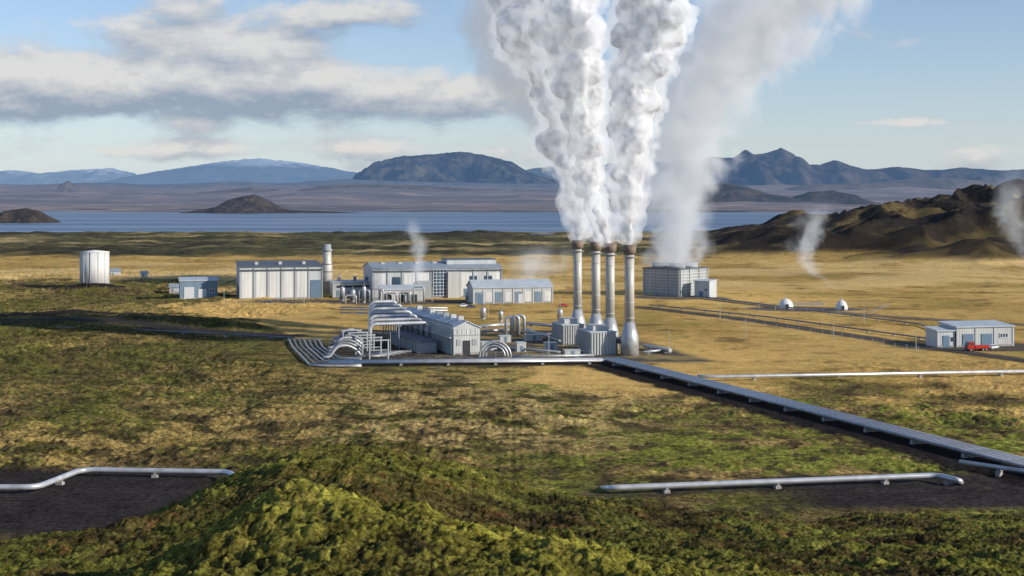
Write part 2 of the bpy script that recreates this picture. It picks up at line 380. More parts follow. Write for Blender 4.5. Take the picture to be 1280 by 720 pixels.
# ---------------------------------------------------------------- mountains
def mountain(name,label,pts,D,depth,haze,hcol,c1,c2,seed,rug=.35,pw=1.2,snow=None,nx=320,ny=90):
    us=np.array([p[0] for p in pts],float);vs=np.array([p[1] for p in pts],float)
    xs=(us-640)*D/F;zs=EYE+(250-vs)*D/F
    base=-20
    x=np.linspace(xs[0],xs[-1],nx);y=np.linspace(-1,1,ny)
    Yg,Xg=np.meshgrid(y,x,indexing='ij');X=Xg.ravel();Tt=Yg.ravel();Y=D+Tt*depth
    L0=(xs[-1]-xs[0])
    pr=np.interp(X+L0*.004*perlin(X/(L0*.02),Y/(L0*.02),seed+9),xs,zs)-base
    s=depth*.45
    rg=1-np.abs(fbm(X/s,Y/s,seed,5))*2.0
    fine=fbm(X/(s*.3),Y/(s*.3),seed+3,4)
    f=np.clip(1-np.abs(Tt)**pw,0,1)
    z=base+pr*f*(1-rug*(1-np.exp(-(np.abs(Tt)*3)**2))*(1-rg)*1.2)+pr*rug*.22*fine*np.minimum(1,np.abs(Tt)*5)*f
    z+=np.abs(pr)*.03*fbm(X/(L0*.03),Y/(L0*.03),seed+5,3)
    me=bpy.data.meshes.new(name);i=(np.arange(ny-1)[:,None]*nx+np.arange(nx-1)[None,:])
    fc=np.stack([i,i+1,i+nx+1,i+nx],-1).reshape(-1,4)
    me.from_pydata(np.stack([X,Y,z],1).tolist(),[],fc.tolist());me.polygons.foreach_set('use_smooth',[True]*len(fc));me.update()
    m,nt,b=newmat(name+'_rock');N=nt.nodes;L=nt.links
    tc=N.new('ShaderNodeTexCoord');no=N.new('ShaderNodeTexNoise');no.inputs['Scale'].default_value=6.0/depth;no.inputs['Detail'].default_value=10;no.inputs['Roughness'].default_value=.7;L.new(tc.outputs['Object'],no.inputs['Vector'])
    cr=N.new('ShaderNodeValToRGB');cr.color_ramp.elements[0].position=.42;cr.color_ramp.elements[1].position=.6
    cr.color_ramp.elements[0].color=(*c1,1);cr.color_ramp.elements[1].color=(*c2,1);L.new(no.outputs['Fac'],cr.inputs[0])
    src=cr.outputs[0]
    if snow:
        sx=N.new('ShaderNodeSeparateXYZ');L.new(tc.outputs['Object'],sx.inputs[0])
        ad=N.new('ShaderNodeMath');ad.operation='MULTIPLY_ADD';ad.inputs[1].default_value=snow*.6;L.new(no.outputs['Fac'],ad.inputs[0]);L.new(sx.outputs[2],ad.inputs[2])
        mr=N.new('ShaderNodeMapRange');mr.inputs['From Min'].default_value=snow*1.22;mr.inputs['From Max'].default_value=snow*1.36;L.new(ad.outputs[0],mr.inputs['Value'])
        mxx=N.new('ShaderNodeMixRGB');mxx.inputs[2].default_value=(.6,.62,.66,1);L.new(mr.outputs[0],mxx.inputs[0]);L.new(src,mxx.inputs[1]);src=mxx.outputs[0]
    L.new(src,b.inputs['Base Color']);b.inputs['Roughness'].default_value=1;b.inputs['Specular IOR Level'].default_value=0
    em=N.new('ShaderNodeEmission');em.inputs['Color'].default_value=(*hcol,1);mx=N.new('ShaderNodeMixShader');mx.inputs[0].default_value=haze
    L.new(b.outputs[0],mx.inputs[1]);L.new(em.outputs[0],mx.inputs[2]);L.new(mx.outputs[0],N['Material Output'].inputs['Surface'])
    me.materials.append(m);o=bpy.data.objects.new(name,me);COL.objects.link(o);top(o,label,'mountain','structure')
rk=(.05,.05,.05);rb=(.17,.13,.10)
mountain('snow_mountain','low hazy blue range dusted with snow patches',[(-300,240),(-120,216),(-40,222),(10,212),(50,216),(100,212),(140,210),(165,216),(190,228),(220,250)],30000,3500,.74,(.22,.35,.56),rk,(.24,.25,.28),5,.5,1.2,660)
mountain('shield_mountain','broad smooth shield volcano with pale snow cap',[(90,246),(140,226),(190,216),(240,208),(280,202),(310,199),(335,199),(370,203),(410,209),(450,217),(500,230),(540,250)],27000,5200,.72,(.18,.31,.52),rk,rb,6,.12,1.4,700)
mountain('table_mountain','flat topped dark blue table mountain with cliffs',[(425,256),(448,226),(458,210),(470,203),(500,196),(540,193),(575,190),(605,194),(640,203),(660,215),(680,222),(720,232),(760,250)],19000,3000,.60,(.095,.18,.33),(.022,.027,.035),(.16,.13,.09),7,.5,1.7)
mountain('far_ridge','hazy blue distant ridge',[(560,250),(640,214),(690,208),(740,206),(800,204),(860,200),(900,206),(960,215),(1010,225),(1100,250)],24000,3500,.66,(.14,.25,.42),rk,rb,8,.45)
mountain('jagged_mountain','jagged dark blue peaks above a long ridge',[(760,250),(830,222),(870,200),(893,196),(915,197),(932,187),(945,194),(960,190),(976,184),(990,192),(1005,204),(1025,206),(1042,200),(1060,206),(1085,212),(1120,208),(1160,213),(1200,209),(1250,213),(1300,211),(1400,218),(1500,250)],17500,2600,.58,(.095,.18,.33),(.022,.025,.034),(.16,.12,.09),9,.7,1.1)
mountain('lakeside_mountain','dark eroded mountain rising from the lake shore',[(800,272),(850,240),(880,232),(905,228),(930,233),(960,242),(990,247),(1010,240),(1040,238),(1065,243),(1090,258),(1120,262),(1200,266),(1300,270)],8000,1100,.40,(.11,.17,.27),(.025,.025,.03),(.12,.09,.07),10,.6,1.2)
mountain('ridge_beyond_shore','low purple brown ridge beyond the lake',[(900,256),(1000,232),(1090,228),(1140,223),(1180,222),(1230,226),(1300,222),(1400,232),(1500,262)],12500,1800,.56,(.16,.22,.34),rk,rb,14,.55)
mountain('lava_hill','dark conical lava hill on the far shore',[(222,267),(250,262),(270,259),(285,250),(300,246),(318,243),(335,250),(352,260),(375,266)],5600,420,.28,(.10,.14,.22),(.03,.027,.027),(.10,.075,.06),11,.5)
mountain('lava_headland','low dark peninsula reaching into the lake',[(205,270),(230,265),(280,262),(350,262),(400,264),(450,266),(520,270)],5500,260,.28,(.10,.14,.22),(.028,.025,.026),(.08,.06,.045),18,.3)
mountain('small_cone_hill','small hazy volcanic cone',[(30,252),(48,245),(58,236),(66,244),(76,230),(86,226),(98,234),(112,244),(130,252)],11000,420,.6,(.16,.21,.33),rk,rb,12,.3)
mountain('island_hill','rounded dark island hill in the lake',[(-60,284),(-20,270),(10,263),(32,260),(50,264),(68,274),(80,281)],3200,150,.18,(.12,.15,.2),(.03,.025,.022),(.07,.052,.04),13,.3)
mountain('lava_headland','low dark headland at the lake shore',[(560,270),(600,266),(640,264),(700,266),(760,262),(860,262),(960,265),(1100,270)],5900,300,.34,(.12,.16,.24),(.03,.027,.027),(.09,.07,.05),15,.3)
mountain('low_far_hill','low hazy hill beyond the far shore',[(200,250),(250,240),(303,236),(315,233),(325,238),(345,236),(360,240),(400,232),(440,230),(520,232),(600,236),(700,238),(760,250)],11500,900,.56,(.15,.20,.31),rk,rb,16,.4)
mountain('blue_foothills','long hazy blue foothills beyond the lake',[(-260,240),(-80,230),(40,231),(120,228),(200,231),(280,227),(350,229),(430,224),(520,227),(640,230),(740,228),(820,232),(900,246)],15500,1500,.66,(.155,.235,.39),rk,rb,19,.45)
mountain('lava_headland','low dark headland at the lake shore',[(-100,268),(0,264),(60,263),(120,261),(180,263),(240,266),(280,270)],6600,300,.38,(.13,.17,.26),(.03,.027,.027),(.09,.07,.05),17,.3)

# ---------------------------------------------------------------- roads
def ribbon(name,label,pts,w,mat,lift=.08,cat='road'):
    P=[]
    for i in range(len(pts)-1):
        n=max(2,int((pts[i+1]-pts[i]).length/6))
        for k in range(n): P.append(pts[i].lerp(pts[i+1],k/n))
    P.append(pts[-1]);vs=[];fs=[]
    for i,p in enumerate(P):
        t=(P[min(i+1,len(P)-1)]-P[max(i-1,0)]);t.z=0;t.normalize();n=Vector((-t.y,t.x,0))
        for q in (p+n*w/2,p-n*w/2): vs.append((q.x,q.y,ground_z(q.x,q.y)+lift))
    for i in range(len(P)-1): fs.append((2*i,2*i+1,2*i+3,2*i+2))
    b_=B();b_.add(vs,fs);top(b_.obj(name,mat),label,cat,'structure')
ribbon('road','narrow dark service road crossing golden grass',ROAD1,5.5,M_asph)
ribbon('road','dark gravel track through moss heath',ROADL,5,M_gravel)
ribbon('path','pale gravel path to the wellheads',ROAD2,3.2,M_track)

# ---------------------------------------------------------------- pipelines
def pipeline(label,pts,r,fillet=3,spacing=9,mat=M_steel,group=None,supp=True,name='pipeline'):
    o=Vector((pts[0].x,pts[0].y,0));e=empty(name,o)
    top(e,label,'pipeline',group=group)
    loc=[p-o for p in pts]
    B().tube(loc,r,fillet,16).obj('pipe',mat,e,True)
    if supp:
        for i in range(len(loc)-1):
            a,b_=loc[i],loc[i+1];ln=(b_-a).length
            if ln<5 or abs((b_-a).z)>1:continue
            n=max(1,int(ln/spacing));d=(b_-a)/ln;ang=math.atan2(d.y,d.x)
            for k in range(n):
                p=a+d*((k+.5)*ln/n);gz=min(0,ground_z(p.x+o.x,p.y+o.y))
                s=B();w=r*1.5
                s.prism([(-w,gz-.4-p.z),(w,gz-.4-p.z),(w*.8,-r*1.35),(-w*.8,-r*1.35)],'x',-r,r)
                s.box(-r*.35,r*.35,-r*.95,-r*.75,-r*1.35,-r*.3);s.box(-r*.35,r*.35,r*.75,r*.95,-r*1.35,-r*.3);s.box(-r*.5,r*.5,-r*.9,r*.9,-r*1.35,-r*.98)
                q=s.obj('support',M_conc,e);q.location=p;q.rotation_euler=(0,0,ang)
    return e
z=1.15
pipeline('silver pipeline with expansion bend on concrete blocks',[Vector((-170,246,z)),site(-200,609,z),site(46,609,z),site(102,587,z),site(287,590,z),site(294,597,z),site(292,604,z)+Vector((0,0,-1.2))],.50,2.5,14)
pipeline('silver pipeline on blocks over black gravel',[site(752,611,-.6),site(762,610,z),site(1172,594,z),site(1200,601,z),site(1201,603,.2)],.50,2.0,20)
dv=(DIAG_B-DIAG_A).normalized();nv=Vector((-dv.y,dv.x,0))
for i in range(4):
    o=nv*(i-1.5)*1.5;o.z=1.3
    pipeline('long silver pipeline in a parallel bundle',[DIAG_A+o+dv*(-1.5),DIAG_B+o],.42,2,16,M_steelm,group='parallel silver pipelines crossing the plain')
    hv=(HOR_B-HOR_A).normalized();nh=Vector((-hv.y,hv.x,0))
    o=nh*(i-1.0)*1.6;o.z=1.0
    pipeline('silver pipeline running low along the yard edge',[HOR_A+o,HOR_B+o],.42,2,14,M_steel if i<3 else M_steeld,group='pipelines along the yard edge')
pipeline('thin pipeline branch curving from the bundle',[site(1200,577,1.2),site(1300,592,1.2),site(1400,607,1.2)],.42,3,16,M_steelm)
pipeline('single silver pipeline across golden grass',[site(872,470,1.1),site(890,471,1.1),site(1400,462,1.1)],.46,2,24)
pipeline('thin pipeline beside the service road',[site(812,381,.8),site(960,396,.8),site(1168,424,.8)],.3,2,14,M_steeld)
pipeline('thin pipeline to a wellhead',[site(880,371,.8),site(1050,392,.8),site(1150,405,.8),site(1168,412,.8)],.3,2,14,M_steeld)
pipeline('thin dull pipeline over moss heath',[site(-60,407,.8),site(150,411,.8),site(368,422,.8)],.35,2,16,M_steeld)

# ---------------------------------------------------------------- buildings
def building(name,label,pos,th,w,d,h,kind='mono',h2=None,wall=M_white,roof=M_roof,plinth=True,group=None):
    e=empty(name,(pos[0],pos[1],0),math.radians(th));top(e,label,'building',group=group)
    h2=h2 or h
    if kind=='mono': B().prism([(0,-.5),(d,-.5),(d,h2),(0,h)],'x',0,w).obj('wall',wall,e);r=B().prism([(-.5,h+.05-.5*(h2-h)/d),(d+.5,h2+.05),(d+.5,h2+.45),(-.5,h+.45)],'x',-.5,w+.5)
    elif kind=='gx':
        B().prism([(0,-.5),(d,-.5),(d,h),(d/2,h2),(0,h)],'x',0,w).obj('wall',wall,e)
        k=(h2-h)/(d/2);r=B().prism([(-.5,h-.5*k+.05),(d/2,h2+.05),(d+.5,h-.5*k+.05),(d+.5,h-.5*k+.4),(d/2,h2+.4),(-.5,h-.5*k+.4)],'x',-.5,w+.5)
    else:
        B().prism([(0,-.5),(w,-.5),(w,h),(w/2,h2),(0,h)],'y',0,d).obj('wall',wall,e)
        k=(h2-h)/(w/2);r=B().prism([(-.4,h-.4*k+.05),(w/2,h2+.05),(w+.4,h-.4*k+.05),(w+.4,h-.4*k+.35),(w/2,h2+.35),(-.4,h-.4*k+.35)],'y',-.4,d+.4)
    r.obj('roof',roof,e)
    if plinth:
        B().box(-.12,w+.12,-.12,-.003,-.4,.7).obj('plinth',M_conc,e)
    return e
def part(e,name,mat,x0,x1,y0,y1,z0,z1): return B().box(x0,x1,y0,y1,z0,z1).obj(name,mat,e)
def window(e,x0,x1,z0,z1,y=0,nx=2,nz=1):
    g=B().box(x0,x1,y-.10,y-.003,z0,z1).obj('window',M_glass,e)
    b_=B();t=.12
    for i in range(nx+1):
        x=x0+(x1-x0)*i/nx;b_.box(x-t,x+t,y-.2,y-.103,z0-t,z1+t)
    for i in range(nz+1):
        zz=z0+(z1-z0)*i/nz;b_.box(x0+t,x1-t,y-.19,y-.104,zz-t,zz+t)
    b_.obj('frame',M_trim,g)
def front_bays(e,w,h,n,slope=0,mat=M_grey,dep=.35,panels=()):
    for i in range(n+1):
        x=w*i/n;part(e,'pilaster',mat,x-.28,x+.28,-dep,-.003,.0,h-.1)
    for i in panels:
        part(e,'panel',M_panel,w*i/n+.9,w*(i+1)/n-.9,-.12,-.003,1.0,h-2.0)
def hrail(e,w,z,mat=M_grey): part(e,'trim',mat,0.3,w-.3,-.16,-.003,z,z+.3)

e=building('industrial_hall','large white panelled hall with pilasters and blue door',site(300,375),15,41,26,16.2,'mono',18,M_white,M_roofd)
front_bays(e,41,16,6,panels=(0,1,2,3,4))
part(e,'door',M_door,35.2,40.2,-.25,-.004,0,9.5)
part(e,'canopy',M_roofd,-.2,41.2,-1.0,-.36,14.6,15.1)
for y in (4,12,20): part(e,'side_door',M_blue,-.2,-.004,y,y+4,0,6.5)
for x in (8,20,32): part(e,'roof_vent',M_lgrey,x,x+1.6,8,10,17,18.6)
e=building('equipment_shed','small blue grey shed with pale front',site(225,374),15,18.6,13,9.0,'mono',10,M_blue,M_roofl)
part(e,'door',M_doorw,2,7,-.2,-.004,0,6);part(e,'door',M_doorw,9,13,-.2,-.004,0,5);window(e,14.5,17,3,5)
tp=site(113,362);tz=ground_z(tp.x,tp.y+8)
e=empty('storage_tank',(tp.x,tp.y+8,tz));top(e,'large round white storage tank on a dark mound','tank')
B().lathe([(8,-2),(8,17.2)],seg=40).obj('shell',M_tank,e,True)
B().lathe([(8.2,17.2),(8.2,17.6),(.3,18.6)],seg=40).obj('roof',M_wht,e,True)
for k in range(12):
    a=k*math.pi/6;q=part(e,'rib',M_lgrey,7.95,8.25,-.12,.12,-1,17.2);q.rotation_euler=(0,0,a)
l=B();l.box(-2.2,-2.1,-8.6,-8.5,0,18);l.box(-1.6,-1.5,-8.6,-8.5,0,18)
for k in range(30): l.box(-2.1,-1.6,-8.58,-8.52,.4+k*.6,.46+k*.6)
l.obj('ladder',M_grey,e)
p=site(409,368);e=empty('exhaust_tower',(p.x,p.y,0));top(e,'tall grey cylindrical tower with narrower top','tower')
B().lathe([(2.7,-.5),(2.7,16),(2.2,18),(2.2,23)]).obj('shaft',M_stack,e,True)
B().lathe([(2.7,23),(2.7,24),(2.0,24.1),(2.0,26.5),(1.5,26.6)]).obj('crown',M_grey,e,True)
for zz in (6,12,16): B().lathe([(3.1,zz),(3.1,zz+.3)]).obj('platform',M_roofd,e)
e=building('annex_building','low flat grey annex with doors and vents',site(416,373),15,27,12,8,'mono',8.3,M_lgrey,M_roofl)
for x in (2,8,14,20): part(e,'door',M_blue,x,x+3,-.2,-.004,0,4)
part(e,'louvre',M_dark,2,25,-.15,-.003,5.4,6.4)
for x in (4,12,18): 
    B().lathe([(.8,8),(.8,10.4),(1.1,10.4),(1.1,10.9)],x,5,16).obj('roof_vent',M_steel,e,True)
e=building('turbine_hall','long white turbine hall with tall blue window',site(466,374),15,67,30,15.0,'gx',17.6,M_white,M_roof)
front_bays(e,67,14.7,9,panels=(0,2,3,6,8));part(e,'trim',M_roofd,-.2,67.2,-.9,-.36,13.8,14.3)
window(e,31,38,1.2,14.6,-.36,4,8)
part(e,'entrance_block',M_lgrey,38.4,44,-2.0,-.37,-.3,13.4);part(e,'entrance_block',M_grey,22.6,29.6,-1.6,-.37,-.3,9.0)
part(e,'upper_block',M_white,40,66,8,22,15.2,19.0);part(e,'upper_roof',M_roofd,39.7,66.3,7.7,22.3,19.003,19.4)
for x in (3,18,47,55): part(e,'door',M_door,x,x+3.6,-.25,-.13,0,4.6)
for x in (10,50,58): part(e,'louvre',M_glass,x,x+4,-.25,-.13,7,11)
for x in range(6,38,9): part(e,'roof_vent',M_lgrey,x,x+2,11,13,16.4,18)
e=building('lean_to','low lean-to with grey roof beside the hall',site(476,378),15,22,7,6,'mono',7.6,M_lgrey,M_roofl)
for x in (2,9,15): part(e,'door',M_dark,x,x+3,-.2,-.004,0,3.6)
e=building('warehouse','low white warehouse with pale gable roof',site(592,380),12,39,18,7.6,'gx',10.8,M_white,M_roofl)
front_bays(e,39,7.2,8,0,M_lgrey,.25)
for k in range(8): part(e,'panel',M_panel if k%2 else M_blue,39*k/8+.8,39*(k+1)/8-.8,-.14,-.004,.8,5.6)
for x in (2,22): part(e,'door',M_door if x==2 else M_doorw,x,x+3.0,-.2,-.145,0,4.5)
J=site(567,444);J.z=0
e=building('separator_house','long narrow grey house with louvred side',(J.x,J.y),20,9,66,8.6,'gy',10.6,M_lgrey,M_roofl)
part(e,'door',M_dark,3.2,5.6,-.2,-.004,0,4.6);hrail(e,9,6.2);part(e,'louvre',M_grey,6.3,8,-.15,-.004,3,5);part(e,'louvre',M_grey,1,2.4,-.15,-.004,3,5)
for k in range(1,6): part(e,'pilaster',M_panel,9*k/6-.08,9*k/6+.08,-.14,-.004,6.6,8.4)
part(e,'louvre_band',M_dark,-.1,-.004,1,65,1.0,5.2)
for k in range(33): part(e,'fin',M_panel,-.6,-.104,1.0+k*1.96,1.3+k*1.96,.2,7.6)
part(e,'canopy',M_lgrey,-1.2,-.61,.6,65.4,5.4,5.8)
for y in range(6,62,8): part(e,'roof_vent',M_lgrey,3.6,5.4,y,y+1.8,10.4,12.0)
part(e,'roof_rail',M_grey,-.2,-.1,0,66,9.0,9.9)
e=building('pump_house','low dark roofed pump house beside pipes',(J.x-11.5,J.y+5),20,6,36,3.6,'mono',3.6,M_grey,M_roofd)
for k in range(12): part(e,'fin',M_lgrey,-.4,-.004,1+k*3,1.3+k*3,0,3.4)
e=building('cooling_tower','grey slatted cooling tower block venting steam',(69,741),-40,23,27,14,'mono',14,M_grey,M_roofd)
for k in range(7): part(e,'slat',M_lgrey,.28,22.7,-.35,-.02,2+k*1.6,2.5+k*1.6)
for k in range(7): part(e,'slat',M_lgrey,23.02,23.35,.3,26.7,2+k*1.6,2.5+k*1.6)
for x in (0.3,7.6,15,22.4): part(e,'pilaster',M_lgrey,x,x+.5,-.6,-.36,0,14)
for y in (0.3,9,18,26): part(e,'pilaster',M_lgrey,23.36,23.6,y,y+.5,0,14)
for (x,y) in ((6,7),(17,7),(6,19),(17,19)): B().lathe([(4.6,14.3),(4,15.2),(4.3,17)],x,y,24).obj('fan_shroud',M_grey,e,True)
e=building('control_hut','pale hut beside the cooling tower',site(868,371),-40,9,7,8,'mono',8.6,M_white,M_roofl)
part(e,'door',M_door,3,5.2,-.2,-.004,0,3);window(e,6,8,3.2,4.6)
R0=site(1178,434)
e=building('workshop','pale grey workshop with long flat roof',(R0.x+5,R0.y),12,21,12,6.6,'mono',7.4,M_lgrey,M_roofl)
for x in (2,9): part(e,'door',M_door,x,x+4.0,-.2,-.004,0,4.4)
window(e,16,19,3,4.4,0,3);front_bays(e,21,6.4,3,0,M_white,.2)
e=building('container_store','small white store with dark door',(R0.x-2,R0.y-1),12,6.6,8,5.4,'mono',6.0,M_white,M_roofl)
part(e,'door',M_door,2,4.4,-.2,-.004,0,4);part(e,'louvre',M_dark,5,6,-.15,-.004,2,3.4)
for (u,v,w,h,lb) in ((138,345,6,3.2,'tiny white cabin on the plain'),(176,347,4,2.4,'tiny grey hut on the plain'),(212,366,5,3,'small dark hut on heath')):
    p=site(u,v);e=building('hut',lb,(p.x,p.y),10,w,5,h,'gx',h+1.4,M_white,M_roof);part(e,'door',M_door,1,2,-.1,-.004,0,2)

# ---------------------------------------------------------------- stacks
S=[(23.6,505),(29.1,487),(32.9,471),(37.9,453)]
e0=empty('steam_stack',(S[0][0],S[0][1],0));top(e0,'tall steel steam stack with dark flared crown','chimney',group='row of tall steam stacks')
B().lathe([(2.9,-.3),(2.9,5.2),(2.75,6.2),(1.52,10.8)]).obj('base_cone',M_steelm,e0,True)
B().lathe([(1.48,10.4),(1.48,33)]).obj('shaft',M_stack,e0,True)
B().lathe([(1.6,32.4),(2.1,33.2),(2.15,35.6),(1.7,35.6),(1.7,34.6)]).obj('crown',M_crown,e0,True)
for zz in (12,17,22,28): B().lathe([(1.54,zz),(1.54,zz+.25)]).obj('band',M_lgrey,e0)
B().lathe([(2.3,31.6),(2.3,31.8)]).obj('platform',M_grey,e0)
lb=B();lb.box(-1.76,-1.7,-.3,-.24,10.9,33);lb.box(-1.76,-1.7,.24,.3,10.9,33)
for k in range(34): lb.box(-1.75,-1.7,-.24,.24,11.4+k*.62,11.46+k*.62)
lb.obj('ladder',M_grey,e0)
for s_ in S[1:]: copy_thing(e0,(s_[0],s_[1],0))
def ribbed(label,x,y,w,d,h):
    e=empty('silencer_box',(x,y,0),math.radians(15));top(e,label,'equipment',group='ribbed grey boxes beside the stacks')
    B().box(0,w,0,d,-.3,h).obj('wall',M_lgrey,e)
    B().box(-.2,w+.2,-.2,d+.2,h+.003,h+.4).obj('roof',M_roofl,e)
    B().box(w*.2,w*.8,d*.2,d*.8,h+.403,h+2.0).obj('upper_box',M_lgrey,e)
    for k in range(9):
        xx=w*(k+.5)/9;part(e,'fin',M_lgrey,xx-.12,xx+.12,-.3,-.004,0,h-.1)
    for k in range(10):
        yy=d*(k+.5)/10;part(e,'fin',M_lgrey,-.3,-.004,yy-.12,yy+.12,0,h-.1)
ribbed('ribbed grey box at the foot of steam stacks',17.4,486,7.8,12,6.6)
ribbed('ribbed grey box at the foot of steam stacks',25.2,453,8.8,12,7.2)
for (a,b_) in (((24,494,4),(29.1,487,4)),((34,458,4.4),(37.9,453,4.4)),((22,499,4),(23.6,505,4)),((30,466,3),(32.9,471,3))):
    e=empty('duct',(a[0],a[1],0));top(e,'short round steel duct joining box and stack','pipe');B().tube([Vector(a)-e.location,Vector(b_)-e.location],1.1).obj('pipe',M_steeld,e,True)
    part(e,'support',M_conc,-.4,.4,-.4,.4,-.2,a[2]-1)

# ---------------------------------------------------------------- pipework in the yard
th=math.radians(20);ax=Vector((math.cos(th),math.sin(th),0));ay=Vector((-math.sin(th),math.cos(th),0))
def pw(label,pts,r,fil=3,mat=M_steel,legs=(),grp=None,name='process_pipe'):
    o=Vector((pts[0].x,pts[0].y,0));e=empty(name,o);top(e,label,'pipe',group=grp)
    B().tube([p-o for p in pts],r,fil,14).obj('pipe',mat,e,True)
    for l in legs:
        q=l-o;b_=B();b_.box(q.x-.2,q.x+.2,q.y-.2,q.y+.2,-.3,q.z-r);b_.box(q.x-.9,q.x+.9,q.y-.25,q.y+.25,q.z-r-.3,q.z-r);b_.obj('support',M_grey,e)
g='tall silver arch pipes entering the separator house'
for i in range(7):
    f0=J-ax*(21.5-1.7*i)+ay*(24+6.6*i);hgt=8.6+.75*i
    k0=J-ax*(1.6)+ay*(24+6.6*i)
    pw('tall silver pipe loop standing beside the long house',[f0+V((0,0,-.3)),f0+V((0,0,hgt)),k0+V((0,0,hgt)),k0+V((0,0,.2))],.62,2.0,M_steelm if i%2 else M_steel,[f0.lerp(k0,.5)+V((0,0,hgt))],g)
g='curved silver manifold pipes'
for i in range(7):
    a=site(404+i*2.0,447-i*4.0,.8);k=3.3-i*.1
    pw('dull manifold pipe rising in a curved hump',[a,a+V((2.0,.6,.2)),a+V((4.0,1.8,k)),a+V((7.0,3.0,k+.3)),a+V((9.5,4.0,k-.9)),a+V((11.5,4.6,0))],.48,2.4,M_steelm if i%3==0 else M_steeld,[],g)
for i in range(7):
    pw('low silver pipe curving round the yard corner',[site(361+i*6.2,424,.6),site(366+i*6.2,434,.6),site(388+i*6,457-i*1.6,.6),site(420+i*5,457.5-i*1.6,.6),site(452,457.5-i*1.6,.6)],.32,5,M_steelm if i%3==0 else M_steeld,[],'low pipes curving at the yard corner')
for i in range(5):
    a=site(438+i*6,446,.7)+V((0,i*3.2,0));pw('straight silver yard pipe',[a,a+V((12,3,0))],.4,1,M_steeld,[],'straight yard pipes')
for i in range(5):
    a=site(462,441,2.4)+ay*(i*9);e=empty('pipe_frame',(a.x,a.y,0),th);top(e,'grey steel pipe frame','frame',group='steel pipe frames in the yard')
    b_=B();b_.box(-.2,.2,-.2,.2,-.3,6);b_.box(5.8,6.2,-.2,.2,-.3,6);b_.box(-.5,6.5,-.15,.15,6,6.4);b_.box(-.1,6.1,-.12,.12,3,3.25);b_.obj('frame',M_grey,e)
for i in range(6):
    a=site(432+i*17,381-(i%2)*3);h0=4.5+(i%3)*1.5
    pw('inverted U pipe before the main hall',[a+V((0,0,-.3)),a+V((0,0,h0)),a+V((5,0,h0)),a+V((5,0,-.3))],.4,1.2,M_steelm,[],'inverted U pipes before the main hall')
for v_ in (384,387,391):
    a=site(425,v_,1.0);b2=site(560,v_+1,1.0);pw('long low pipe before the main hall',[a,b2],.35,0,M_steelm,[a.lerp(b2,.2),a.lerp(b2,.5),a.lerp(b2,.8)],'long low pipes before the main hall')
for i,r in enumerate((5.0,4.0,3.0)):
    c=site(619,446)+V((0,i*1.2,0));pts=[c+V((-r,0,-.3))]+[c+V((-r*math.cos(t),0,r*math.sin(t))) for t in np.linspace(0,math.pi,15)]+[c+V((r,0,-.3))]
    pw('half round silver pipe arch',pts,.36,0,M_steelm,[],'nested half round pipe arches')
for i in range(3):
    c=site(637+i*7,421)+V((0,i*3,0));r=1.3
    pts=[c+V((-r,0,-.3)),c+V((-r,0,6))]+[c+V((-r*math.cos(t),0,6+r*math.sin(t))) for t in np.linspace(0.2,math.pi-.2,9)]+[c+V((r,0,6)),c+V((r,0,-.3))]
    pw('thick inverted U pipe standing upright',pts,.6,0,M_steelm,[],'upright inverted U pipes')
for (u0,v0,u1,v1,zz,r) in ((598,408,640,405,2.2,.6),(655,404,703,408,2.2,.6),(598,414,636,412,1.6,.45),(652,414,702,420,1.6,.5),(610,432,700,440,1.0,.35),(640,446,742,444,1.0,.35),(598,448,690,449,.8,.3),(655,410,700,426,1.4,.4),(806,432,838,438,1.2,.7),(804,440,836,437,.9,.4)):
    a=site(u0,v0,zz);b2=site(u1,v1,zz);pw('horizontal silver pipe across the gravel yard',[a,b2],r,0,M_steelm,[a.lerp(b2,.2),a.lerp(b2,.8)],'horizontal yard pipes')
for (u,v,w,d,h) in ((612,438,5,4,2.6),(668,426,6,3,2),(690,438,4,3,2.4),(652,440,3,3,3),(632,428,4,3,2.2),(716,446,5,2.4,2)):
    p=site(u,v);e=empty('equipment_cabinet',(p.x,p.y,0),math.radians(15));top(e,'small grey equipment cabinet in the yard','cabinet',group='grey yard cabinets')
    B().box(-w/2,w/2,0,d,-.2,h).obj('body',M_lgrey,e);B().box(-w/2-.15,w/2+.15,-.15,d+.15,h+.003,h+.2).obj('roof',M_roofl,e);part(e,'door',M_door,-.5,.5,-.06,-.003,.2,min(2,h-.2))
for (u,v,r,h) in ((604,399,1.2,5),(700,400,1.2,4.6),(626,402,1.0,4.5),(428,376,1.3,7),(441,377,1.3,6),(455,378,1.0,8),(585,377,1.2,5)):
    p=site(u,v);e=empty('pressure_vessel',(p.x,p.y,0));top(e,'upright steel pressure vessel with domed top','vessel',group='upright pressure vessels')
    B().lathe([(r,0.8),(r,h-.8),(r*.8,h-.3),(r*.3,h)],seg=20).obj('shell',M_steelm,e,True);B().lathe([(r*.8,-.2),(r*.8,.8)],seg=16).obj('skirt',M_grey,e);B().lathe([(.2,h),(.2,h+1.2),(.45,h+1.2),(.45,h+1.4)],seg=10).obj('valve',M_steeld,e)

